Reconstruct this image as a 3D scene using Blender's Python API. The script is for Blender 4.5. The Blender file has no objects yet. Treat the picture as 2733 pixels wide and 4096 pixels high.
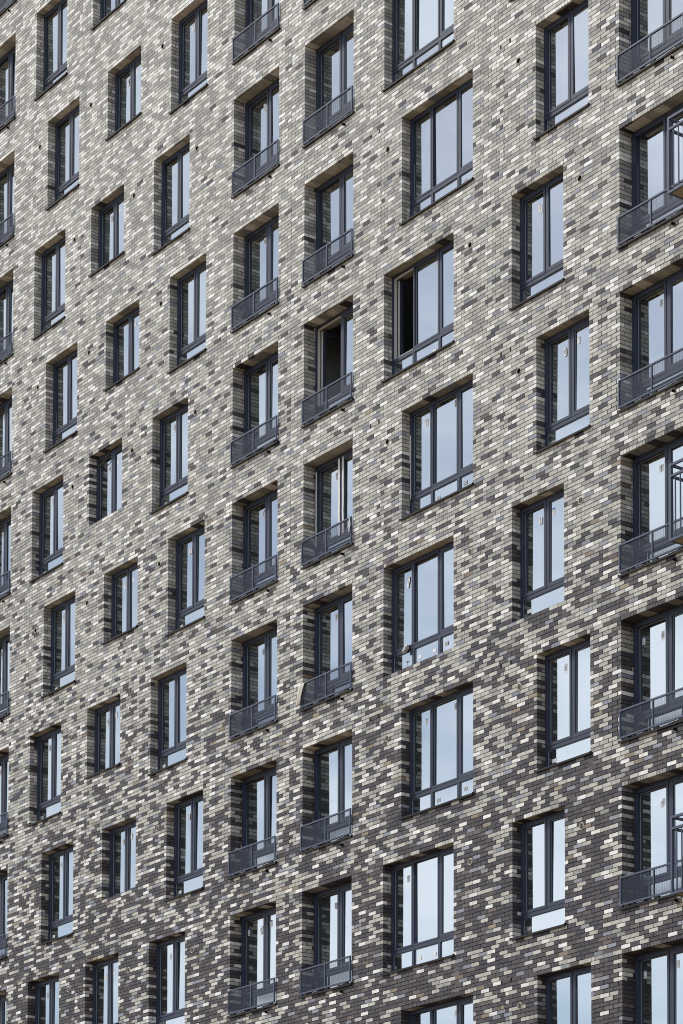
import bpy, math, random
import numpy as np
from mathutils import Matrix, Vector

random.seed(11)
rng = np.random.default_rng(7)
S = bpy.context.scene
COL = S.collection

# ------------------------------------------------------------------ camera
F_PX, PPX, PPY = 10985.7, 1366.5, 5520.65          # focal length and principal point, photograph pixels
PW, PH = 2733.0, 4096.0
YAW, PITCH, ROLL = math.radians(54.0554), math.radians(3.3599), math.radians(0.1422)
CAM = np.array([45.8176, -32.1862, -1.3824])
_r0 = np.array([math.cos(YAW), math.sin(YAW), 0.0])
CW = np.array([-math.sin(YAW) * math.cos(PITCH), math.cos(YAW) * math.cos(PITCH), math.sin(PITCH)])
_u0 = np.cross(_r0, CW)
CR = math.cos(ROLL) * _r0 + math.sin(ROLL) * _u0
CU = -math.sin(ROLL) * _r0 + math.cos(ROLL) * _u0
cd = bpy.data.cameras.new('camera')
cam = bpy.data.objects.new('camera', cd)
COL.objects.link(cam)
cd.sensor_fit = 'VERTICAL'
cd.sensor_height = 36.0
cd.sensor_width = 36.0
cd.lens = 36.0 * F_PX / PH
cd.shift_x = 0.0
cd.shift_y = (PPY - PH / 2) / PH
cd.clip_start = 0.5
cd.clip_end = 3000
M = Matrix.Identity(4)
for i in range(3):
    M[i][0], M[i][1], M[i][2], M[i][3] = CR[i], CU[i], -CW[i], CAM[i]
cam.matrix_world = M
S.camera = cam


def project(X, Y, Z):
    dx, dy, dz = X - CAM[0], Y - CAM[1], Z - CAM[2]
    w = dx * CW[0] + dy * CW[1] + dz * CW[2]
    return (PPX + F_PX * (dx * CR[0] + dy * CR[1] + dz * CR[2]) / w,
            PPY - F_PX * (dx * CU[0] + dy * CU[1] + dz * CU[2]) / w)


# ------------------------------------------------------------------ sky and sun
SUN_EL, SUN_AZ = math.radians(43), math.radians(-46)   # azimuth measured from -Y (out of the wall) towards -X
sun_dir = Vector((math.sin(SUN_AZ) * math.cos(SUN_EL), -math.cos(SUN_AZ) * math.cos(SUN_EL), math.sin(SUN_EL)))
W_ = bpy.data.worlds.new('World')
S.world = W_
W_.use_nodes = True
nt = W_.node_tree
nt.nodes.clear()
out = nt.nodes.new('ShaderNodeOutputWorld')
bg = nt.nodes.new('ShaderNodeBackground')
sky = nt.nodes.new('ShaderNodeTexSky')
sky.sky_type = 'NISHITA'
sky.sun_disc = False
sky.sun_elevation = SUN_EL
sky.sun_rotation = math.atan2(sun_dir.x, sun_dir.y)
sky.altitude = 150
sky.air_density = 1.0
sky.dust_density = 0.8
sky.ozone_density = 1.0
tc = nt.nodes.new('ShaderNodeTexCoord')
mp = nt.nodes.new('ShaderNodeMapping')
mp.inputs['Scale'].default_value = (1.0, 1.0, 2.2)
mp.inputs['Location'].default_value = (1.7, 0.3, 0.5)
nz = nt.nodes.new('ShaderNodeTexNoise')
nz.inputs['Scale'].default_value = 6.5
nz.inputs['Detail'].default_value = 5.0
nz.inputs['Roughness'].default_value = 0.52
rp = nt.nodes.new('ShaderNodeValToRGB')
rp.color_ramp.elements[0].position = 0.38
rp.color_ramp.elements[0].color = (0.1, 0.1, 0.1, 1)
rp.color_ramp.elements[1].position = 0.62
rp.color_ramp.elements[1].color = (0.95, 0.95, 0.95, 1)
mx = nt.nodes.new('ShaderNodeMix')
mx.data_type = 'RGBA'
bwn = nt.nodes.new('ShaderNodeRGBToBW')              # thin cloud takes its brightness from the sky behind it
cl = nt.nodes.new('ShaderNodeVectorMath')
cl.operation = 'SCALE'
cl.inputs[0].default_value = (1.33, 1.38, 1.46)
nt.links.new(sky.outputs['Color'], bwn.inputs['Color'])
ma = nt.nodes.new('ShaderNodeMath')
ma.operation = 'MULTIPLY_ADD'
ma.inputs[1].default_value = 0.66
ma.inputs[2].default_value = 4.8
nt.links.new(bwn.outputs['Val'], ma.inputs[0])
nt.links.new(ma.outputs['Value'], cl.inputs['Scale'])
nt.links.new(cl.outputs['Vector'], mx.inputs['B'])
nt.links.new(tc.outputs['Generated'], mp.inputs['Vector'])
nt.links.new(mp.outputs['Vector'], nz.inputs['Vector'])
nt.links.new(nz.outputs['Fac'], rp.inputs['Fac'])
nt.links.new(rp.outputs['Color'], mx.inputs['Factor'])
nt.links.new(sky.outputs['Color'], mx.inputs['A'])
nt.links.new(mx.outputs['Result'], bg.inputs['Color'])
bg.inputs['Strength'].default_value = 0.09
nt.links.new(bg.outputs['Background'], out.inputs['Surface'])

sl = bpy.data.lights.new('sun', 'SUN')
sl.energy = 1.5
sl.angle = math.radians(10)
sl.color = (1.0, 0.965, 0.90)
so = bpy.data.objects.new('sun', sl)
COL.objects.link(so)
so.rotation_euler = (-sun_dir).to_track_quat('-Z', 'Y').to_euler()

S.view_settings.view_transform = 'Standard'
S.view_settings.look = 'None'
S.view_settings.gamma = 1.0
S.view_settings.exposure = 0.50
S.view_settings.use_curve_mapping = False
S.render.engine = 'CYCLES'
S.cycles.max_bounces = 8
S.cycles.diffuse_bounces = 3
S.cycles.glossy_bounces = 3
S.render.film_transparent = False
S.cycles.pixel_filter_type = 'BLACKMAN_HARRIS'
S.cycles.filter_width = 1.05


# ------------------------------------------------------------------ materials
def srgb(r, g, b):
    f = lambda c: (c / 255 / 12.92) if c <= 10 else ((c / 255 + 0.055) / 1.055) ** 2.4
    return (f(r), f(g), f(b))


def new_mat(name):
    m = bpy.data.materials.new(name)
    m.use_nodes = True
    return m, m.node_tree, m.node_tree.nodes['Principled BSDF']


def plain(name, col, rough=0.6, spec=0.5, metal=0.0, noise=0.0, nscale=30, bump=0.0):
    m, t, p = new_mat(name)
    p.inputs['Roughness'].default_value = rough
    p.inputs['Specular IOR Level'].default_value = spec
    p.inputs['Metallic'].default_value = metal
    p.inputs['Base Color'].default_value = (*col, 1)
    if noise or bump:
        c = t.nodes.new('ShaderNodeTexCoord')
        n = t.nodes.new('ShaderNodeTexNoise')
        n.inputs['Scale'].default_value = nscale
        n.inputs['Detail'].default_value = 4
        t.links.new(c.outputs['Object'], n.inputs['Vector'])
        if noise:
            mr = t.nodes.new('ShaderNodeMapRange')
            mr.inputs['To Min'].default_value = 1 - noise
            mr.inputs['To Max'].default_value = 1 + noise
            t.links.new(n.outputs['Fac'], mr.inputs['Value'])
            mm = t.nodes.new('ShaderNodeVectorMath')
            mm.operation = 'SCALE'
            mm.inputs[0].default_value = col
            t.links.new(mr.outputs['Result'], mm.inputs['Scale'])
            t.links.new(mm.outputs['Vector'], p.inputs['Base Color'])
        if bump:
            b = t.nodes.new('ShaderNodeBump')
            b.inputs['Strength'].default_value = bump
            b.inputs['Distance'].default_value = 0.004
            t.links.new(n.outputs['Fac'], b.inputs['Height'])
            t.links.new(b.outputs['Normal'], p.inputs['Normal'])
    return m


# fired brick: colour of each brick from its vertex colour, mottled by kiln marks and dust
MB, t, p = new_mat('clinker_brick')
p.inputs['Roughness'].default_value = 0.62
p.inputs['Specular IOR Level'].default_value = 0.35
at = t.nodes.new('ShaderNodeAttribute')
at.attribute_name = 'tint'
geo = t.nodes.new('ShaderNodeNewGeometry')
n1 = t.nodes.new('ShaderNodeTexNoise')
n1.inputs['Scale'].default_value = 9.0
n1.inputs['Detail'].default_value = 5
t.links.new(geo.outputs['Position'], n1.inputs['Vector'])
n2 = t.nodes.new('ShaderNodeTexNoise')
n2.inputs['Scale'].default_value = 0.55
n2.inputs['Detail'].default_value = 3
t.links.new(geo.outputs['Position'], n2.inputs['Vector'])
r1 = t.nodes.new('ShaderNodeMapRange')
r1.inputs['From Min'].default_value = 0.3
r1.inputs['From Max'].default_value = 0.7
r1.inputs['To Min'].default_value = 0.84
r1.inputs['To Max'].default_value = 1.16
t.links.new(n1.outputs['Fac'], r1.inputs['Value'])
r2 = t.nodes.new('ShaderNodeMapRange')
r2.inputs['From Min'].default_value = 0.3
r2.inputs['From Max'].default_value = 0.7
r2.inputs['To Min'].default_value = 0.95
r2.inputs['To Max'].default_value = 1.05
t.links.new(n2.outputs['Fac'], r2.inputs['Value'])
mu = t.nodes.new('ShaderNodeMath')
mu.operation = 'MULTIPLY'
t.links.new(r1.outputs['Result'], mu.inputs[0])
t.links.new(r2.outputs['Result'], mu.inputs[1])
sc = t.nodes.new('ShaderNodeVectorMath')
sc.operation = 'SCALE'
t.links.new(at.outputs['Color'], sc.inputs[0])
t.links.new(mu.outputs['Value'], sc.inputs['Scale'])
# pale lime bloom, patchy
n3 = t.nodes.new('ShaderNodeTexNoise')
n3.inputs['Scale'].default_value = 1.4
n3.inputs['Detail'].default_value = 6
n3.inputs['Roughness'].default_value = 0.65
t.links.new(geo.outputs['Position'], n3.inputs['Vector'])
r3 = t.nodes.new('ShaderNodeMapRange')
r3.inputs['From Min'].default_value = 0.60
r3.inputs['From Max'].default_value = 0.78
r3.inputs['To Min'].default_value = 0.0
r3.inputs['To Max'].default_value = 0.35
t.links.new(n3.outputs['Fac'], r3.inputs['Value'])
mxb = t.nodes.new('ShaderNodeMix')
mxb.data_type = 'RGBA'
mxb.inputs['B'].default_value = (0.40, 0.39, 0.37, 1)
t.links.new(r3.outputs['Result'], mxb.inputs['Factor'])
t.links.new(sc.outputs['Vector'], mxb.inputs['A'])
t.links.new(mxb.outputs['Result'], p.inputs['Base Color'])

M_MORTAR = plain('dark_mortar', (0.022, 0.018, 0.015), 0.95, 0.1, noise=0.25, nscale=3)
M_LIME = plain('pale_mortar', (0.42, 0.40, 0.37), 0.95, 0.1, noise=0.25, nscale=8)

# brick pattern for the stretches of facade far outside the photograph
M_FAR, t, p = new_mat('far_brickwork')
p.inputs['Roughness'].default_value = 0.7
g = t.nodes.new('ShaderNodeNewGeometry')
sx = t.nodes.new('ShaderNodeSeparateXYZ')
cx = t.nodes.new('ShaderNodeCombineXYZ')
bt = t.nodes.new('ShaderNodeTexBrick')
bt.inputs['Scale'].default_value = 1.0
bt.inputs['Brick Width'].default_value = 0.2425
bt.inputs['Row Height'].default_value = 3.0 / 38
bt.inputs['Mortar Size'].default_value = 0.005
bt.inputs['Color1'].default_value = (0.45, 0.44, 0.42, 1)
bt.inputs['Color2'].default_value = (0.17, 0.165, 0.165, 1)
bt.inputs['Mortar'].default_value = (0.03, 0.025, 0.021, 1)
t.links.new(g.outputs['Position'], sx.inputs[0])
t.links.new(sx.outputs['X'], cx.inputs['X'])
t.links.new(sx.outputs['Z'], cx.inputs['Y'])
t.links.new(cx.outputs[0], bt.inputs['Vector'])
t.links.new(bt.outputs['Color'], p.inputs['Base Color'])

M_CONC = plain('concrete', (0.30, 0.29, 0.275), 0.9, 0.2, noise=0.15, nscale=2)
M_FRAME = plain('anthracite_frame', (0.036, 0.046, 0.080), 0.5, 0.32, noise=0.08, nscale=5)
M_RAIL = plain('grey_powder_coat', (0.072, 0.088, 0.140), 0.5, 0.32, noise=0.10, nscale=8)
M_SILL = plain('dark_sheet_metal', (0.016, 0.016, 0.018), 0.6, 0.22, noise=0.15, nscale=6)
M_GASKET = plain('black_rubber', (0.012, 0.012, 0.013), 0.6, 0.3)
M_SPACER = plain('spacer_edge_reflection', (0.26, 0.32, 0.38), 0.4, 0.5)  # bluish tone paints the glass-edge reflection onto the spacer
M_WHITE = plain('white_pvc', (0.62, 0.62, 0.60), 0.45, 0.4, noise=0.06, nscale=10)
M_PAPER = plain('paper_label', (0.82, 0.82, 0.82), 0.7, 0.2, noise=0.05, nscale=60)
M_BLUE = plain('blue_print', (0.03, 0.16, 0.45), 0.7, 0.2)
M_BLACK = plain('black_print', (0.02, 0.02, 0.02), 0.7, 0.2)
M_VENT = plain('cream_plastic', (0.52, 0.49, 0.41), 0.5, 0.4, noise=0.08, nscale=20)
M_HOLE = plain('hole_shade', (0.008, 0.008, 0.008), 0.9, 0.0)  # near-black painted in for the shade inside vent and pipe openings
M_STEEL = plain('galvanised_steel', (0.45, 0.47, 0.50), 0.35, 0.5, metal=0.7, noise=0.1, nscale=20)
M_FILM = plain('white_film', (0.70, 0.70, 0.69), 0.55, 0.3, noise=0.08, nscale=15, bump=0.4)
M_CLOTH = plain('off_white_cloth', (0.66, 0.63, 0.56), 0.9, 0.1, noise=0.10, nscale=12, bump=0.5)
M_TAN = plain('ground_lit_plate', (0.36, 0.29, 0.19), 0.8, 0.2, noise=0.15, nscale=6)  # tan is the ground's warm bounce light put into the plate's colour
M_CABLE = plain('brown_cable', (0.10, 0.085, 0.06), 0.6, 0.3)
M_BLOCK = plain('aerated_block', (0.45, 0.44, 0.41), 0.95, 0.1, noise=0.1, nscale=4)
M_BAG = plain('grey_plastic_bag', (0.58, 0.58, 0.60), 0.35, 0.5, noise=0.15, nscale=20, bump=0.8)
M_DANDY = plain('orange_petals', (0.60, 0.30, 0.02), 0.8, 0.2)
M_STEM = plain('green_stem', (0.10, 0.13, 0.03), 0.8, 0.2)
M_GROUND = plain('sandy_ground', (0.22, 0.145, 0.072), 0.95, 0.1, noise=0.2, nscale=0.15)
M_PAVE = plain('grey_paving', (0.20, 0.15, 0.10), 0.9, 0.1, noise=0.15, nscale=1.5)

# coated insulating glass: mirror reflection over a dark unlit room
M_GLASS, t, p = new_mat('coated_glass')
t.nodes.remove(p)
mo = t.nodes['Material Output']
gl = t.nodes.new('ShaderNodeBsdfGlossy')
gl.inputs['Roughness'].default_value = 0.0
gl.inputs['Color'].default_value = (0.87, 0.945, 1.0, 1)
df = t.nodes.new('ShaderNodeBsdfDiffuse')
df.inputs['Color'].default_value = (0.016, 0.020, 0.019, 1)
fr = t.nodes.new('ShaderNodeFresnel')
fr.inputs['IOR'].default_value = 6.0
c_ = t.nodes.new('ShaderNodeTexCoord')
n_ = t.nodes.new('ShaderNodeTexNoise')
n_.inputs['Scale'].default_value = 1.3
n_.inputs['Detail'].default_value = 1
b_ = t.nodes.new('ShaderNodeBump')
b_.inputs['Strength'].default_value = 0.05
b_.inputs['Distance'].default_value = 0.02
t.links.new(c_.outputs['Object'], n_.inputs['Vector'])
t.links.new(n_.outputs['Fac'], b_.inputs['Height'])
t.links.new(b_.outputs['Normal'], gl.inputs['Normal'])
ms = t.nodes.new('ShaderNodeMixShader')
t.links.new(fr.outputs[0], ms.inputs['Fac'])
t.links.new(df.outputs[0], ms.inputs[1])
t.links.new(gl.outputs[0], ms.inputs[2])
t.links.new(ms.outputs[0], mo.inputs['Surface'])


# ------------------------------------------------------------------ mesh helpers
class Mesh:
    """collects boxes, quads and tubes; build() links them as one mesh object"""
    def __init__(self):
        self.v, self.f, self.mi = [], [], []

    def box(self, x0, x1, y0, y1, z0, z1, mi=0):
        n = len(self.v)
        self.v += [(x0, y0, z0), (x1, y0, z0), (x1, y1, z0), (x0, y1, z0), (x0, y0, z1), (x1, y0, z1), (x1, y1, z1), (x0, y1, z1)]
        for q in ((0, 3, 2, 1), (4, 5, 6, 7), (0, 1, 5, 4), (1, 2, 6, 5), (2, 3, 7, 6), (3, 0, 4, 7)):
            self.f.append(tuple(n + i for i in q))
            self.mi.append(mi)
        return self

    def quad(self, a, b, c, d, mi=0):
        n = len(self.v)
        self.v += [a, b, c, d]
        self.f.append((n, n + 1, n + 2, n + 3))
        self.mi.append(mi)
        return self

    def ring(self, x0, x1, z0, z1, w, y0, y1, mi=0):
        """a rectangular frame of four mitred bars"""
        n = len(self.v)
        for y in (y0, y1):
            self.v += [(x0, y, z0), (x1, y, z0), (x1, y, z1), (x0, y, z1),
                       (x0 + w, y, z0 + w), (x1 - w, y, z0 + w), (x1 - w, y, z1 - w), (x0 + w, y, z1 - w)]
        for i in range(4):
            j = (i + 1) % 4
            for q in ((i, j, j + 4, i + 4), (i + 8, i + 12, j + 12, j + 8), (i, i + 8, j + 8, j), (i + 4, j + 4, j + 12, i + 12)):
                self.f.append(tuple(n + k for k in q))
                self.mi.append(mi)
        return self

    def tube(self, pts, r, seg=8, mi=0):
        pts = [Vector(q) for q in pts]
        n0 = len(self.v)
        for i, q in enumerate(pts):
            d = (pts[min(i + 1, len(pts) - 1)] - pts[max(i - 1, 0)]).normalized()
            a = d.cross(Vector((0.3, 0.2, 1))).normalized()
            b = d.cross(a)
            for k in range(seg):
                th = 2 * math.pi * k / seg
                self.v.append(tuple(q + r * (math.cos(th) * a + math.sin(th) * b)))
        for i in range(len(pts) - 1):
            for k in range(seg):
                l = (k + 1) % seg
                self.f.append((n0 + i * seg + k, n0 + i * seg + l, n0 + (i + 1) * seg + l, n0 + (i + 1) * seg + k))
                self.mi.append(mi)
        return self

    def mesh(self, name, mats):
        me = bpy.data.meshes.new(name)
        me.from_pydata(self.v, [], self.f)
        for m in (mats if isinstance(mats, (list, tuple)) else [mats]):
            me.materials.append(m)
        if any(self.mi):
            me.polygons.foreach_set('material_index', self.mi)
        me.update()
        return me

    def build(self, name, mats, parent=None, loc=(0, 0, 0)):
        return link(name, self.mesh(name, mats), parent, loc)


def link(name, me, parent=None, loc=(0, 0, 0)):
    o = bpy.data.objects.new(name, me)
    COL.objects.link(o)
    o.location = loc
    if parent:
        o.parent = parent
    return o


def empty(name, loc, parent=None):
    o = link(name, None, parent, loc)
    return o


def tag(o, label, cat, group=None):
    o['label'] = label
    o['category'] = cat
    if group:
        o['group'] = group
    return o


def copy_part(src, parent, loc):
    """copy of a part with copies of its sub-parts, parented to the building"""
    c = src.copy()
    COL.objects.link(c)
    c.parent = parent
    c.location = loc
    for ch in src.children:
        d = ch.copy()
        COL.objects.link(d)
        d.parent = c
    return c


# ------------------------------------------------------------------ ground
gm = Mesh().quad((-700, -700, -3.0), (700, -700, -3.0), (700, 700, -3.0), (-700, 700, -3.0))
go = gm.build('ground', M_GROUND)
go['kind'] = 'structure'
pv = Mesh().box(-24, 20, -3.2, -0.06, -3.05, -2.88).build('pavement', M_PAVE)
pv['kind'] = 'structure'

# ------------------------------------------------------------------ the facade's layout
H = 3.0                      # storey height
C = H / 38                   # brick course
U = 0.2425                   # brick plus joint
JH, JV = 0.0128, 0.0115      # bed joint, head joint
STUB = 0.36 * U
D_WIN, D_DOOR = 0.20, 0.29   # depth of the reveals
X_MIN, X_MAX, N_MIN, N_MAX = -19.0, 15.0, -38, int(14.6 * 38)

building = empty('apartment_building', (0, 0, -3.0))
tag(building, 'tall grey, white and charcoal brick apartment block with staggered rows of dark framed windows', 'building')
BZ = 3.0                     # parts are placed relative to the building's base


def P(x, y, z):
    return (x, y, z + BZ)


class Opening:
    def __init__(s, col, f, x0, w, courses, d, kind):
        s.col, s.f, s.x0, s.x1, s.n0, s.n1, s.d, s.kind = col, f, x0, x0 + w, 38 * f - courses, 38 * f, d, kind
        s.z0, s.z1 = s.n0 * C, s.n1 * C


W_TALL, W_TRIP, W_DOOR = 1.495, 2.255, 1.735
openings = []


def in_view(x0, x1, z0, z1, mgx, mgy):
    us, vs = [], []
    for x in (x0, x1):
        for z in (z0, z1):
            u, v = project(x, 0, z)
            us.append(u)
            vs.append(v)
    return max(us) > -mgx and min(us) < PW + mgx and max(vs) > -mgy and min(vs) < PH + mgy


COLS = {  # column: (x on even floors, x on odd floors, width, courses, depth, kind)
    'c0': (-14.223, -14.223, W_DOOR, 28, D_DOOR, 'door'),
    'c1': (-11.440, -10.830, W_TALL, 28, D_WIN, 'tall'),
    'c2': (-8.745, -8.030, 1.480, 21, D_WIN, 'short'),
    'c3': (-5.958, -5.256, W_TALL, 28, D_WIN, 'tall'),
    'c4': (-2.682, -2.682, W_DOOR, 28, D_DOOR, 'door'),
    'c5': (0.0, 0.0, W_DOOR, 28, D_DOOR, 'door'),
    'c6': (2.786, 3.381, W_TRIP, 28, D_WIN, 'triple'),
    'c7': (6.806, 7.520, W_TALL, 28, D_WIN, 'tall'),
    'c8': (9.846, 9.846, W_DOOR, 28, D_DOOR, 'door'),
}
for f in range(1, 15):
    for c, (xe, xo, w, cs, d, kind) in COLS.items():
        x0 = xo if f % 2 else xe
        if in_view(x0, x0 + w, 3 * f - 2.3, 3 * f, 330, 420):
            openings.append(Opening(c, f, x0, w, cs, d, kind))

# ------------------------------------------------------------------ brick colours
PAL = {'W': [srgb(229, 227, 223), srgb(234, 232, 228), srgb(222, 220, 214)],
       'B': [srgb(186, 184, 175), srgb(192, 190, 182), srgb(179, 177, 168)],
       'G': [srgb(153, 152, 148), srgb(147, 146, 143), srgb(159, 157, 152)],
       'D': [srgb(74, 70, 75), srgb(67, 64, 70), srgb(82, 78, 81)],
       'N': [srgb(99, 90, 89), srgb(106, 97, 95), srgb(92, 84, 84)],
       'S': [srgb(143, 145, 154), srgb(134, 136, 146), srgb(150, 152, 160)],
       'T': [srgb(150, 138, 118), srgb(140, 128, 110), srgb(132, 118, 100)]}
KEYS = 'WBGDNST'
PROB_F = [1.4, 2.5, 3.5, 4.5, 5.5, 6.5, 7.5, 8.5, 9.5, 10.7, 12.0]
PROB = np.array([[.06, .11, .02, .66, .10, .05, .01],
                 [.07, .13, .02, .63, .09, .06, .01],
                 [.09, .18, .04, .55, .08, .06, .01],
                 [.11, .27, .09, .42, .05, .06, .01],
                 [.14, .35, .18, .25, .03, .05, .01],
                 [.18, .40, .23, .13, .015, .04, .005],
                 [.21, .40, .26, .09, .01, .03, 0],
                 [.27, .37, .28, .06, 0, .02, 0],
                 [.36, .36, .26, .015, 0, .005, 0],
                 [.46, .29, .25, 0, 0, 0, 0],
                 [.50, .27, .23, 0, 0, 0, 0]])
PROB = PROB / PROB.sum(1, keepdims=True)


def pick(z):
    fz = z / H + random.uniform(-0.35, 0.35)
    i = min(max(np.searchsorted(PROB_F, fz) - 1, 0), len(PROB_F) - 2)
    k = min(max((fz - PROB_F[i]) / (PROB_F[i + 1] - PROB_F[i]), 0), 1)
    cdf = np.cumsum(PROB[i] * (1 - k) + PROB[i + 1] * k)
    return KEYS[min(int(np.searchsorted(cdf, random.random())), 6)] + str(random.randrange(3))


def rgb(code):
    return PAL[code[0]][int(code[1])]


# ------------------------------------------------------------------ lay the bricks
bricks = []            # x0, x1, y0, y1, z0, z1, colour code
full = []              # indices of whole stretchers on the face
wall = Mesh()          # mortar bed behind the bricks, reveal and soffit backing
lime = Mesh()          # pale mortar along the panel seams
corner = {}            # (course, x of an opening's left edge, rounded) -> colour of the corner brick


def visible_span(n):
    """x range of a course that the photograph (plus a margin) sees"""
    xs = np.linspace(X_MIN, X_MAX, 341)
    u, v = project(xs, 0 * xs, (n + .5) * C + 0 * xs)
    ok = (u > -330) & (u < PW + 330) & (v > -420) & (v < PH + 420)
    return (xs[ok][0], xs[ok][-1]) if ok.any() else None


above = [{}, {}]       # colour key by position, for the course below and the present one


def pick_spread(x0, x1, n):
    """the masons keep like bricks apart: avoid repeating a strong colour beside or below"""
    if above[1].get('n') != n:
        above[0], above[1] = above[1], {'n': n}
    b0, b1 = int(x0 / U * 4), int(x1 / U * 4)
    near = [above[1].get(b0 - 1), above[1].get(b0 - 2)] + [above[0].get(k) for k in range(b0, b1 + 1)]
    code = pick((n + .5) * C)
    for _ in range(2):
        if code[0] in ('WDSNT' if n * C > 17 else 'WST') and code[0] in near and random.random() < .62:
            code = pick((n + .5) * C)
    for k in range(b0, b1 + 1):
        above[1][k] = code[0]
    return code


def lay(x0, x1, n, code=None):
    y = -abs(random.gauss(0, .0008)) if random.random() > .03 else -.003
    code = code or pick_spread(x0, x1, n)
    if x1 - x0 > U - JV - .004:
        full.append(len(bricks))
    dz = random.gauss(0, .0006)
    bricks.append((x0, x1, y, .02, n * C + JH / 2 + dz, (n + 1) * C - JH / 2 + dz, code))
    return code


def fill(L, R, n, lopen, ropen):
    """one course between L and R: corner bricks alternate whole and short, a cut brick closes the middle"""
    par = n % 2
    left, right = [], []
    a, b = L, R
    seq_l = STUB if par == 0 else U - JV
    seq_r = U - JV if par == 0 else STUB
    if lopen and ropen:
        first = True
        while b - a > 1.30 * U:
            w = seq_l if first else U - JV
            left.append((a, a + w))
            a += w + JV
            if b - a <= 1.30 * U:
                break
            w = seq_r if first else U - JV
            right.append((b - w, b))
            b -= w + JV
            first = False
        if b - a > .05:
            left.append((a, b))
        pieces = left + right[::-1]
    elif lopen:
        first = True
        while a < R - .02:
            w = seq_l if first else U - JV
            left.append((a, min(a + w, R)))
            a += w + JV
            first = False
        pieces = left
    elif ropen:
        first = True
        while b > L + .02:
            w = seq_r if first else U - JV
            right.append((max(b - w, L), b))
            b -= w + JV
            first = False
        pieces = right[::-1]
    else:
        a = math.floor(L / U) * U + par * U / 2 - U
        while a < R:
            p0, p1 = max(a, L), min(a + U - JV, R)
            if p1 - p0 > .02:
                left.append((p0, p1))
            a += U
        pieces = left
    for i, (p0, p1) in enumerate(pieces):
        code = lay(p0, p1, n)
        if i == len(pieces) - 1 and ropen:
            corner[(n, round(R, 2), 'L')] = code
        if i == 0 and lopen:
            corner[(n, round(L, 2), 'R')] = code


BED = .0042
for n in range(N_MIN, N_MAX):
    z0, z1 = n * C, (n + 1) * C
    ops = sorted([o for o in openings if o.n0 <= n < o.n1], key=lambda o: o.x0)
    heads = sorted([o for o in openings if o.n1 == n], key=lambda o: o.x0)
    vs = visible_span(n)
    cuts = [X_MIN] + [e for o in ops for e in (o.x0, o.x1)] + [X_MAX]
    for k in range(0, len(cuts), 2):
        L, R = cuts[k], cuts[k + 1]
        lo, ro = k > 0, k + 2 < len(cuts)
        if vs is None:
            wall.quad((L, 0, z0), (R, 0, z0), (R, 0, z1), (L, 0, z1), 1)
            continue
        a, b = max(L, vs[0]), min(R, vs[1])
        if b - a < .1:
            wall.quad((L, 0, z0), (R, 0, z0), (R, 0, z1), (L, 0, z1), 1)
            continue
        if a > L:
            wall.quad((L, 0, z0), (a, 0, z0), (a, 0, z1), (L, 0, z1), 1)
        if b < R:
            wall.quad((b, 0, z0), (R, 0, z0), (R, 0, z1), (b, 0, z1), 1)
        wall.quad((a, BED, z0), (b, BED, z0), (b, BED, z1), (a, BED, z1), 0)
        # the rowlock course over openings interrupts the courses
        sub = [a] + [min(max(e, a), b) for o in heads for e in (o.x0, o.x1)] + [b]
        for j in range(0, len(sub), 2):
            if sub[j + 1] - sub[j] > .03:
                fill(sub[j] + (JV if j > 0 else 0), sub[j + 1] - (JV if j + 2 < len(sub) else 0), n,
                     lo and a == L and j == 0 or j > 0, ro and b == R and j + 2 >= len(sub) or j + 2 < len(sub))

for o in openings:
    # rowlock lintel: brick ends on the face, their long sides on the soffit, colours in threes
    m = max(1, round((o.x1 - o.x0) / (.34 * U)))
    pw = (o.x1 - o.x0) / m
    code = deep = None
    ph = random.randrange(3)
    for i in range(m):
        if code is None or (i + ph) % 3 == 0:
            code, deep = pick(o.z1), pick(o.z1)
            if random.random() < .6:
                deep = code
        xa, xb = o.x0 + i * pw + .004, o.x0 + (i + 1) * pw - .004
        bricks.append((xa, xb, -.0005 - random.random() * .001, .0500, o.z1 + .001, o.z1 + C - JH * .7, code))
        bricks.append((xa, xb, .0580, min(.0580 + U - JV, o.d + .03), o.z1 + .0012, o.z1 + .02, deep))
        if o.d > .25:
            pass
    wall.quad((o.x0, .0, o.z1 + .0095), (o.x1, .0, o.z1 + .0095), (o.x1, o.d + .12, o.z1 + .0095), (o.x0, o.d + .12, o.z1 + .0095), 0)
    wall.quad((o.x0 - .02, BED, o.z0 - .0045), (o.x1 + .02, BED, o.z0 - .0045), (o.x1 + .02, o.d + .12, o.z0 - .0045), (o.x0 - .02, o.d + .12, o.z0 - .0045), 0)
    for side, xe in (('L', o.x0), ('R', o.x1)):
        sgn = -1 if side == 'L' else 1
        xm = xe + sgn * BED
        wall.quad((xm, BED, o.z0), (xm, o.d + .12, o.z0), (xm, o.d + .12, o.z1 + .0095), (xm, BED, o.z1 + .0095), 0)
        for n in range(o.n0, o.n1):
            c0 = corner.get((n, round(xe, 2), side))
            par = n % 2
            face_full = (par == 0) if side == 'L' else (par == 1)
            if c0 is None:
                c0 = pick(n * C)
            w = STUB if face_full else U - JV
            y = .0204
            while y < o.d + .02:
                y1 = min(y + w, o.d + .03)
                if o.d + .03 - y1 < .03:
                    y1 = o.d + .03
                xa, xb = sorted((xe + sgn * random.random() * .001, xe + sgn * .02))
                bricks.append((xa, xb, y, y1, n * C + JH / 2, (n + 1) * C - JH / 2, c0))
                y = y1 + JV
                w = U - JV
                c0 = pick(n * C) if random.random() < .45 else c0

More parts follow.
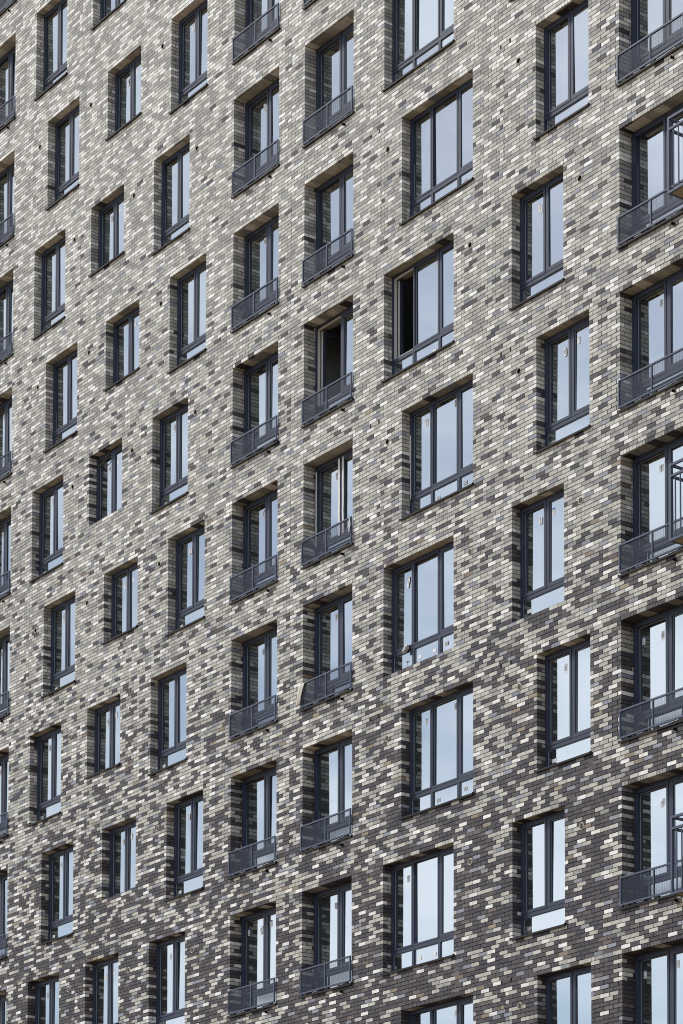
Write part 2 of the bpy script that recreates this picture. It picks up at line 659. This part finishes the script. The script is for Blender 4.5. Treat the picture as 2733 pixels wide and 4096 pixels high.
# pale mortar: the bed joint at lintel level, broken, and toothed seams below the sills
for f in range(2, 14):
    n = 38 * f + 1
    ops = sorted([o for o in openings if o.n1 == 38 * f], key=lambda o: o.x0)
    for o1, o2 in zip(ops, ops[1:]):
        if random.random() < .25:
            continue
        x = o1.x1 + random.uniform(-.3, .02)
        while x < o2.x0 - .05:
            x2 = min(x + random.uniform(.25, .8), o2.x0 + random.uniform(0, .6))
            h = random.uniform(.0012, .0026)
            lime.box(x, x2, -.0004, .008, n * C - h, n * C + h)
            x = x2 + random.choice((.01, .05, .25))
for o in openings:
    if random.random() < .6:
        xs_ = o.x1 + random.uniform(-.1, .05)
        for n in range(o.n0 - 9, o.n0 - 1):
            x = (round(xs_ / U) + (.5 if n % 2 else 0)) * U - JV / 2
            lime.box(x - .003, x + .003, -.0004, .008, n * C + .004, (n + 1) * C - .004)
            if n % 2 or random.random() < .6:
                x2 = (round(xs_ / U) + (0 if n % 2 else .5)) * U - JV / 2
                lime.box(min(x, x2), max(x, x2), -.0005, .008, n * C - .0022, n * C + .0022)

# whole building behind the facade
wall.box(X_MIN, X_MAX, 15.0, 15.3, -3.0, N_MAX * C, 2)
wall.box(X_MIN - .3, X_MIN, .0, 15.3, -3.0, N_MAX * C, 2)
wall.box(X_MAX, X_MAX + .3, .0, 15.3, -3.0, N_MAX * C, 2)
wall.box(X_MIN - .35, X_MAX + .35, -.05, 15.35, N_MAX * C, N_MAX * C + .3, 2)
wall.build('wall', [M_MORTAR, M_FAR, M_CONC], building, (0, 0, BZ))
lj = lime.build('mortar_seam', M_LIME, building, (0, 0, BZ))
lj['kind'] = 'stuff'

# ------------------------------------------------------------------ 300 nearest bricks singly, the rest as one part
B = np.array([b[:6] for b in bricks])
codes = [b[6] for b in bricks]
fi = np.array(full)
cxs = (B[fi, 0] + B[fi, 1]) / 2
czs = (B[fi, 4] + B[fi, 5]) / 2
u, v = project(cxs, 0 * cxs, czs)
ua, va = project(B[fi, 0], 0 * cxs, czs)
ub, vb = project(B[fi, 1], 0 * cxs, czs)
inside = (u > 40) & (u < PW - 60) & (v > 30) & (v < PH - 40)
area = np.where(inside, (ub - ua), 0)
single = set(fi[np.argsort(-area)[:300]].tolist())
BOXF = np.array([(0, 3, 2, 1), (4, 5, 6, 7), (0, 1, 5, 4), (1, 2, 6, 5), (2, 3, 7, 6), (3, 0, 4, 7)])


def brick_mesh(name, arr, cols):
    k = len(arr)
    x0, x1, y0, y1, z0, z1 = arr.T
    V = np.stack([np.stack(q, 1) for q in ((x0, y0, z0), (x1, y0, z0), (x1, y1, z0), (x0, y1, z0),
                                           (x0, y0, z1), (x1, y0, z1), (x1, y1, z1), (x0, y1, z1))], 1)
    # slightly uneven corners
    V = V + rng.normal(0, .0005, V.shape)
    F = (BOXF[None] + 8 * np.arange(k)[:, None, None]).reshape(-1, 4)
    me = bpy.data.meshes.new(name)
    me.vertices.add(8 * k)
    me.vertices.foreach_set('co', V.reshape(-1).astype(np.float32))
    me.loops.add(24 * k)
    me.loops.foreach_set('vertex_index', F.reshape(-1).astype(np.int32))
    me.polygons.add(6 * k)
    me.polygons.foreach_set('loop_start', np.arange(0, 24 * k, 4, dtype=np.int32))
    me.polygons.foreach_set('loop_total', np.full(6 * k, 4, dtype=np.int32))
    a = me.attributes.new('tint', 'FLOAT_COLOR', 'POINT')
    c4 = np.concatenate([cols, np.ones((k, 1))], 1)
    a.data.foreach_set('color', np.repeat(c4, 8, 0).reshape(-1).astype(np.float32))
    me.materials.append(MB)
    me.update(calc_edges=True)
    me.validate()
    me.shade_flat()
    return me


rest = np.array([i for i in range(len(bricks)) if i not in single])
tints = np.array([rgb(c) for c in codes])
tints = tints * (1 + rng.normal(0, .045, (len(tints), 1))) * (1 + rng.normal(0, .008, tints.shape))
bw = link('brickwork', brick_mesh('brickwork', B[rest], tints[rest]), building, (0, 0, BZ))
bw['kind'] = 'stuff'
shared = {}
for i in sorted(single):
    x0, x1, y0, y1, z0, z1 = B[i]
    c = codes[i]
    if c not in shared:
        w, h = (U - JV) / 2, (C - JH) / 2
        shared[c] = brick_mesh('brick', np.array([[-w, w, 0, .02, -h, h]]), np.array([rgb(c)]))
    link('brick', shared[c], building, P((x0 + x1) / 2, y0, (z0 + z1) / 2))


# ------------------------------------------------------------------ windows
def pane(x0, x1, z0, z1, y=.05):
    return Mesh().box(x0, x1, y, y + .02, z0, z1)


def spacer(x0, x1, z0, z1, y=.0705):
    """thin glazing bead round a pane"""
    return Mesh().ring(x0, x1, z0, z1, .012, y - .004, y + .001)


def sub(name, me, parent, mat):
    return me.build(name, mat, parent)


def make_window(kind, name, open_left=False):
    if kind == 'door':
        w, h = W_DOOR, 28 * C
        lights = [(.05, .905), (.92, 1.69)]
        low = [(.06, 1.675)]
        mull = (.905, .92)
    elif kind == 'triple':
        w, h = W_TRIP, 28 * C
        lights = [(.045, .705), (.709, 1.535), (1.553, 2.215)]
        low = [(.055, .672), (.742, 1.505), (1.580, 2.20)]
        mull = None
    elif kind == 'tall':
        w, h = W_TALL, 28 * C
        lights = [(.045, .748), (.765, 1.455)]
        low = [(.055, 1.445)]
        mull = (.748, .765)
    else:
        w, h = 1.480, 21 * C
        lights = [(.045, .74), (.757, 1.44)]
        low = []
        mull = (.74, .757)
    fw = lights[0][0]
    fr_ = Mesh()
    fr_.ring(0, w, .0, h, fw, .0, .11)
    zt = fw
    if low:
        zl, zt = .415, .49
        if kind == 'triple':
            fr_.box(low[0][1], low[1][0], .006, .08, fw, zl)
            fr_.box(low[1][1], low[2][0], .006, .08, fw, zl)
        fr_.box(fw, w - fw, .004, .08, zl, zt)
    if mull:
        fr_.box(mull[0], mull[1], .035, .082, zt, h - fw)
    elif kind == 'triple':
        fr_.box(.705, .709, .03, .08, zt, h - fw)
        fr_.box(1.535, 1.553, .035, .082, zt, h - fw)
    win = fr_.build(name, M_FRAME)
    for i, (a, b) in enumerate(low):
        sub('pane', pane(a - .004, b + .004, fw - .004, zl + .004, .034), win, M_GLASS)
        sub('glazing_bead', spacer(a, b, fw, zl, .0325), win, M_SPACER)
    for i, (a, b) in enumerate(lights):
        sw = .055
        if kind == 'triple' and i < 2:
            sw = .036
        yg = .060 if kind == 'door' else .050
        if i == len(lights) - 1:               # the opening sash is stouter and glazed nearer its face
            sw, yg = (.095 if kind == 'door' else .074), .030
        if open_left and i == 0:
            continue
        sub('sash', Mesh().ring(a, b, zt, h - fw, sw, -.006 + .004 * i, .10), win, M_FRAME)
        sub('pane', pane(a + sw - .004, b - sw + .004, zt + sw - .004, h - fw - sw + .004, yg), win, M_GLASS)
        sub('glazing_bead', spacer(a + sw, b - sw, zt + sw, h - fw - sw, yg - .0015), win, M_SPACER)
    if open_left:
        a, b = lights[0]
        sw = .08
        # the sash stands open into the unlit room, its pale inner rebate showing
        sub('inner_rebate', Mesh().ring(a, b, zt, h - fw, .028, .028, .075), win, M_WHITE)
        q = Mesh().ring(0, b - a - .03, zt + .03, h - fw - .04, sw, 0, .06)
        so_ = q.build('sash', M_FRAME, win, (a + .075, .11, 0))
        so_.rotation_euler = (0, 0, math.radians(82))
        e = Mesh().box(-.012, .0, -.004, .064, zt + .03, h - fw - .04).build('sash_edge', M_WHITE, win, (a + .075, .11, 0))
        e.rotation_euler = (0, 0, math.radians(82))
        g_ = pane(sw, b - a - .03 - sw, zt + .03 + sw, h - fw - .04 - sw, .02).build('pane', M_GLASS, win, (a + .075, .11, 0))
        g_.rotation_euler = (0, 0, math.radians(82))
        r = Mesh()
        ra, rb, d0, d1, za, zb = -1.6, w + .8, .30, 4.2, -.3, h + .35
        r.quad((ra, d1, za), (rb, d1, za), (rb, d1, zb), (ra, d1, zb))
        r.quad((ra, d0, za), (ra, d1, za), (ra, d1, zb), (ra, d0, zb))
        r.quad((rb, d0, za), (rb, d1, za), (rb, d1, zb), (rb, d0, zb))
        r.quad((ra, d0, za), (rb, d0, za), (rb, d1, za), (ra, d1, za))
        r.quad((ra, d0, zb), (rb, d0, zb), (rb, d1, zb), (ra, d1, zb))
        r.quad((ra, d0, za), (0, d0, za), (0, d0, zb), (ra, d0, zb))
        r.quad((w, d0, za), (rb, d0, za), (rb, d0, zb), (w, d0, zb))
        r.quad((0, d0, za), (w, d0, za), (w, d0, 0), (0, d0, 0))
        r.quad((0, d0, h), (w, d0, h), (w, d0, zb), (0, d0, zb))
        # rough reveal between frame and room
        r.quad((0, .08, 0), (0, d0, 0), (0, d0, h), (0, .08, h))
        r.quad((w, .08, 0), (w, d0, 0), (w, d0, h), (w, .08, h))
        r.quad((0, .08, h), (w, .08, h), (w, d0, h), (0, d0, h))
        r.quad((0, .08, 0), (w, .08, 0), (w, d0, 0), (0, d0, 0))
        # block courses on the far side wall
        for kz in range(11):
            for ky in range(6):
                y_ = d0 + .05 + ky * .63 + (kz % 2) * .3
                r.box(ra + .001, ra + .012, y_, min(y_ + .61, d1), za + kz * .26, za + kz * .26 + .245)
        sub('room', r, win, M_BLOCK)
    return win, lights, low, w, h


def make_sill(w, d):
    m = Mesh()
    m.box(-.035, w + .035, -.045, -.004, .0, .016)
    m.box(.004, w - .004, -.004, d + .004, .004, .018)
    m.box(-.035, w + .035, -.048, -.0455, -.022, .016)
    m.box(-.035, -.022, -.045, -.005, .0162, .034)
    m.box(w + .022, w + .035, -.045, -.005, .0162, .034)
    return m.mesh('sill', M_SILL)


def make_railing():
    w = W_DOOR
    x0, x1, z0, z1 = -.012, w + .006, .055, .575
    r = Mesh()
    r.box(x0, x1, -.046, -.014, z1 - .032, z1)
    r.box(x0, x1, -.046, -.014, z0, z0 + .032)
    root = r.build('balcony_railing', M_RAIL)
    for a in (x0, x1 - .03, (x0 + x1) / 2 - .015):
        Mesh().box(a, a + .03, -.045, -.015, z0 + .0325, z1 - .0325).build('post', M_RAIL, root)
    ms_ = Mesh()
    z = z0 + .036
    while z < z1 - .036:
        ms_.box(x0 + .031, x1 - .031, -.030, -.027, z, z + .0038)
        z += .0145
    for k in range(1, 24):
        xx = x0 + .03 + k * (x1 - x0 - .06) / 24
        ms_.box(xx - .0012, xx + .0012, -.0265, -.0245, z0 + .033, z1 - .033)
    g_ = ms_.build('mesh_panel', M_RAIL, root)
    g_['kind'] = 'stuff'
    for xx in (.10, w * .5, w - .22):
        Mesh().box(xx, xx + .12, -.040, .02, .022, .054).build('bracket', M_SILL, root)
    for xx in (.42, w * .72, w - .36):
        Mesh().box(xx, xx + .18, -.036, .10, .036, .042).build('fixing_plate', M_STEEL, root)
    return root


proto = {}
used = set()


def place_window(kind, o, open_left=False):
    key = (kind, open_left)
    if key not in proto:
        proto[key] = make_window(kind, 'balcony_window' if kind == 'door' else 'window', open_left)
    win = proto[key][0]
    loc = P(o.x0, o.d, o.z0)
    if key in used:
        return copy_part(win, building, loc)
    used.add(key)
    win.parent = building
    win.location = loc
    return win


sills = {}
rail_proto = None
no_sill = {('c6', 6), ('c7', 6), ('c2', 8), ('c2', 5)}
label_mesh = Mesh().box(-.034, .034, -.0025, 0, -.065, .065).mesh('sticker', M_PAPER)
label_wide = Mesh().box(-.055, .055, -.0025, 0, -.035, .035).mesh('sticker', M_PAPER)
bl = Mesh()
bl.box(-.034, .034, -.0025, 0, -.07, .045)
bl.box(-.034, .034, -.0026, 0, .0452, .07, 1)
bl.box(-.022, .012, -.0032, -.0027, -.045, -.028, 2)
bl.box(-.022, .02, -.0032, -.0027, .0, .006, 2)
bl.box(-.022, .018, -.0032, -.0027, .016, .022, 2)
label_blue = bl.mesh('sticker', [M_PAPER, M_BLUE, M_BLACK])

for o in openings:
    is_open = (o.col, o.f) in {('c6', 8), ('c5', 8)}
    win = place_window(o.kind, o, is_open)
    _, lights, low, w, h = proto[(o.kind, is_open)]
    # panes never sit perfectly square
    for ch in win.children:
        if ch.name.startswith('pane') and abs(ch.rotation_euler.z) < .1:
            ch.rotation_euler = (random.gauss(0, .004), 0, random.gauss(0, .003))
    rnd = random.Random(hash((o.col, o.f)) % 99991 if False else o.f * 131 + int(o.col[1]) * 17)
    # paper tags left on the glass
    if not is_open:
        a, b = lights[0]
        st = link('sticker', label_mesh, win, (b - .20 + rnd.uniform(-.03, .02), (.0585 if o.kind == 'door' else .0485), h - rnd.choice((.34, .38, .42))))
        st.rotation_euler = (0, rnd.uniform(-.06, .06), 0)
    if o.kind == 'triple':
        a, b = lights[1]
        link('sticker', label_mesh, win, (b - .12, (.0585 if o.kind == 'door' else .0485), h - .26))
        link('sticker', label_wide, win, (low[1][0] + (.15 if o.f % 2 else .62), .0325, .22))
        link('sticker', label_wide, win, (low[2][0] + .16, .0325, .26))
    elif low and o.kind == 'tall' and rnd.random() < .45:
        link('sticker', label_wide, win, (low[0][0] + .16, .0325, .20))
    if (o.col, o.f) in {('c8', 5), ('c8', 3), ('c4', 4)}:
        link('sticker', label_blue, win, (lights[0][0] + .17, (.0585 if o.kind == 'door' else .0485), h - .36))
    if (o.col, o.f) in {('c4', 4), ('c4', 10), ('c8', 3), ('c7', 9)} or rnd.random() < .08:
        link('sticker', label_blue if o.f % 2 == 0 else label_mesh, win, (lights[-1][0] + .17, .0285, h - .33))
    if (o.col, o.f) not in no_sill:
        key = (o.kind,)
        if key not in sills:
            sills[key] = make_sill(w, o.d)
        link('sill', sills[key], building, P(o.x0, 0, o.z0))
    if o.kind == 'door':
        if rail_proto is None:
            rail_proto = make_railing()
            rail_proto.parent = building
            rail_proto.location = P(o.x0, 0, o.z0)
        else:
            copy_part(rail_proto, building, P(o.x0, 0, o.z0))

# ------------------------------------------------------------------ wall vents and overflow pipes
def make_vent(grille):
    seg, root = 24, None
    m = Mesh()
    prof = [(.050, -.004), (.053, -.011), (.060, -.015), (.068, -.011), (.070, .004)]
    for i, (r, y) in enumerate(prof):
        for k in range(seg):
            a = 2 * math.pi * k / seg
            m.v.append((r * math.cos(a), y, r * math.sin(a)))
    for i in range(len(prof) - 1):
        for k in range(seg):
            l = (k + 1) % seg
            m.f.append((i * seg + k, i * seg + l, (i + 1) * seg + l, (i + 1) * seg + k))
            m.mi.append(0)
    root = m.build('vent', M_VENT)
    d = Mesh()
    d.v = [(.051 * math.cos(2 * math.pi * k / seg), -.0045, .051 * math.sin(2 * math.pi * k / seg)) for k in range(seg)]
    d.f = [tuple(range(seg))]
    d.mi = [0]
    d.build('duct_shade', M_HOLE, root)  # flat dark disc standing in for the shaded depth of the vent
    for k in range(5 if grille else 0):
        z = -.036 + k * .018
        hw = math.sqrt(.050 ** 2 - z ** 2)
        s_ = Mesh().box(-hw, hw, -.010, -.0075, z - .0016, z + .0016).build('slat', M_VENT, root)
    return root


VENTS = [(-11.21, 1), (-9.50, 0), (-8.79, 1), (-6.82, 0), (-5.62, 1), (-4.16, 0), (2.915, 1), (5.555, 0), (7.02, 1), (8.77, 0)]
vents = {}
for f in range(2, 14):
    for x, par in VENTS:
        if f % 2 != par:
            continue
        z = 3 * f - .47 - (.02 if f < 7 else 0)
        if not in_view(x, x, z, z, 250, 300):
            continue
        vent = vents.get(f < 7)
        if vent is None:
            vent = vents[f < 7] = make_vent(f < 7)
            vent.parent = building
            vent.location = P(x, 0, z)
        else:
            copy_part(vent, building, P(x, 0, z))
pm = Mesh()
pm.tube([(0, .02, 0), (0, -.05, -.004)], .027, 12)
pm.tube([(0, -.049, -.004), (0, .015, 0)], .021, 12, 1)
pm.v.append((0, -.030, 0))
n0 = len(pm.v)
pm.v += [(.0215 * math.cos(2 * math.pi * k / 12), -.03, .0215 * math.sin(2 * math.pi * k / 12)) for k in range(12)]
pm.f.append(tuple(range(n0, n0 + 12)))
pm.mi.append(1)
pipe_me = pm.mesh('overflow_pipe', [M_GASKET, M_HOLE])
for o in openings:
    if o.kind == 'door':
        link('overflow_pipe', pipe_me, building, P(o.x1 - .31, 0, o.z0 - .105))


# ------------------------------------------------------------------ steel baskets for cooling units, right of the last column
def make_basket():
    L, D, Hh, tb = 1.15, .5, 1.36, .042
    e = lambda nm, *b, m=M_RAIL: Mesh().box(*b).build(nm, m, root)
    root = Mesh().ring(0, L, 0, Hh, tb, -D, -D + tb).build('cooling_unit_basket', M_RAIL)
    e('rail', tb, L - tb, -D, -D + tb, Hh - .24, Hh - .24 + tb)
    for zz in (0, Hh - .24, Hh - tb):
        e('side_rail', 0, tb, -D + tb, -.002, zz, zz + tb)
        e('side_rail', L - tb, L, -D + tb, -.002, zz, zz + tb)
    e('wall_post', 0, tb, -.04, -.003, tb, Hh - .24)
    e('wall_post', L - tb, L, -.04, -.003, tb, Hh - .24)
    x = .125
    while x < L - .06:
        e('baluster', x, x + .018, -D + .012, -D + .030, tb, Hh - .24)
        x += .126
    for yy in (.12, .24, .36):
        e('baluster', .012, .030, -D + yy, -D + yy + .018, tb, Hh - .24)
    e('base_plate', tb, L - tb, -D + tb, -.004, .006, .020, m=M_TAN)
    e('back_tray', tb + .02, L - tb, -.16, -.10, .021, .26)
    return root


bk = None
for x, z in ((11.645, 21.92), (11.65, 15.78), (11.642, 9.637)):
    if bk is None:
        bk = make_basket()
        bk.parent = building
        bk.location = P(x, 0, z)
    else:
        copy_part(bk, building, P(x, 0, z))


# ------------------------------------------------------------------ loose things left on the facade
def sheet(pts_rows, name, mat, thick=.006):
    """a crumpled sheet from rows of points, given thickness"""
    m = Mesh()
    R_, K = len(pts_rows), len(pts_rows[0])
    m.v = [tuple(q) for row in pts_rows for q in row]
    for i in range(R_ - 1):
        for k in range(K - 1):
            m.f.append((i * K + k, i * K + k + 1, (i + 1) * K + k + 1, (i + 1) * K + k))
            m.mi.append(0)
    o_ = m.build(name, mat)
    md = o_.modifiers.new('thickness', 'SOLIDIFY')
    md.thickness = thick
    for pl in o_.data.polygons:
        pl.use_smooth = True
    return o_


c56 = next(o for o in openings if o.col == 'c5' and o.f == 6)
zt = c56.z0 + .575
rows = []
for i in range(13):                       # draped over the railing's left end
    s = i / 12
    row = []
    for k in range(8):
        q = k / 7
        fold = .012 * math.sin(q * 9 + s * 3) + .006 * math.sin(q * 21)
        if s < .3:
            y = -.005 + .03 * math.cos(s / .3 * math.pi)
            x = -.06 + .22 * q + .02 * s
            z = zt + .012 - abs(s / .3 - .5) * .05
            if s < .15:
                z -= (.15 - s) * 1.2
        else:
            t_ = (s - .3) / .7
            y = -.062 - .012 * math.sin(t_ * 3) + fold
            x = -.06 - .10 * t_ + (.22 - .07 * t_) * q
            z = zt - .02 - .47 * t_ + .05 * q * t_
        row.append((x, y, z))
    rows.append(row)
rag = sheet(rows, 'cloth', M_CLOTH)
tag(rag, 'off white cloth draped over the left end of a grey balcony railing', 'cloth')

c57 = next(o for o in openings if o.col == 'c5' and o.f == 7)
rows = [[(c57.x1 - .05 + .05 * q + .01 * math.sin(6 * s), -.062 + .012 * math.sin(9 * s + 4 * q), c57.z0 + .56 - .30 * s - .02 * q)
         for q in (0, .33, .66, 1)] for s in np.linspace(0, 1, 8)]
tp = sheet(rows, 'tape_scrap', M_FILM)
tag(tp, 'white scrap of torn tape stuck to the right end of a balcony railing', 'tape')

c66 = next(o for o in openings if o.col == 'c6' and o.f == 6)
# crumpled bag caught on the transom
m = Mesh()
rows_, seg = 7, 10
for i in range(rows_):
    for k in range(seg):
        th, ph_ = 2 * math.pi * k / seg, math.pi * i / (rows_ - 1)
        rr = 1 + random.uniform(-.22, .22)
        m.v.append((.095 * math.cos(th) * math.sin(ph_) * rr, .05 * math.sin(th) * math.sin(ph_) * rr, .062 * math.cos(ph_) * rr + .05 * math.cos(th) * math.sin(ph_)))
for i in range(rows_ - 1):
    for k in range(seg):
        l = (k + 1) % seg
        m.f.append((i * seg + k, i * seg + l, (i + 1) * seg + l, (i + 1) * seg + k))
        m.mi.append(0)
bag = m.build('plastic_bag', M_BAG, None, (3.33, .145, c66.z0 + .455))
tag(bag, 'crumpled pale grey plastic bag caught on the transom of a wide window', 'plastic bag')
# dandelion growing on the bare window ledge
dl = empty('dandelion', (3.545, .03, c66.z0))
tag(dl, 'small orange flower standing on the bare brick ledge of a wide window', 'flower')
Mesh().tube([(0, 0, 0), (.006, 0, .05), (-.004, 0, .10)], .0045, 6).build('stem', M_STEM, dl)
fl = Mesh()
for k in range(12):
    a = 2 * math.pi * k / 12
    ca, sa = math.cos(a), math.sin(a)
    fl.quad((0, 0, .098), (.03 * ca - .009 * sa, .03 * sa + .009 * ca, .112), (.042 * ca, .042 * sa, .115), (.03 * ca + .009 * sa, .03 * sa - .009 * ca, .112))
fl.build('petals', M_DANDY, dl)

# loose cable under a lintel
pts = [(-8.706, .185, 23.867), (-8.646, .185, 23.812), (-8.566, .18, 23.787), (-8.476, .175, 23.784), (-8.386, .17, 23.797),
       (-8.306, .17, 23.827), (-8.236, .17, 23.877), (-8.166, .17, 23.942), (-8.086, .17, 23.977), (-7.966, .175, 23.987), (-7.766, .18, 23.990)]
cb = Mesh().tube(pts, .010, 6).build('cable', M_CABLE)
tag(cb, 'brown cable sagging loose across the top left corner of a short window', 'cable')


# peeling protective film on the frames: part of those windows
def film(col, f, strips, floor_open=False):
    o = next(q for q in openings if q.col == col and q.f == f)
    wn = next(q for q in building.children if q.name.startswith(('window', 'balcony_window'))
              and abs(q.location.x - o.x0) < .01 and abs(q.location.z - BZ - o.z0) < .01)
    for (x, w_, za, zb) in strips:
        m_ = Mesh()
        K = 10
        for k in range(K + 1):
            z = za + (zb - za) * k / K
            j = .006 * math.sin(k * 1.7) * (1 if k % 2 else .4)
            m_.v += [(x + j, -.010 - abs(j), z), (x + w_ + j * .6, -.012 - .5 * abs(j), z)]
        for k in range(K):
            m_.f.append((2 * k, 2 * k + 1, 2 * k + 3, 2 * k + 2))
            m_.mi.append(0)
        fo = m_.build('protective_film', M_FILM, wn)
        fo.modifiers.new('thickness', 'SOLIDIFY').thickness = .002


film('c5', 7, [(.045, .045, .50, 2.10), (.84, .07, .50, 2.12), (.99, .05, .52, 2.12)])
film('c6', 7, [(.01, .05, 1.20, 1.75), (.03, .03, .45, 1.22)])
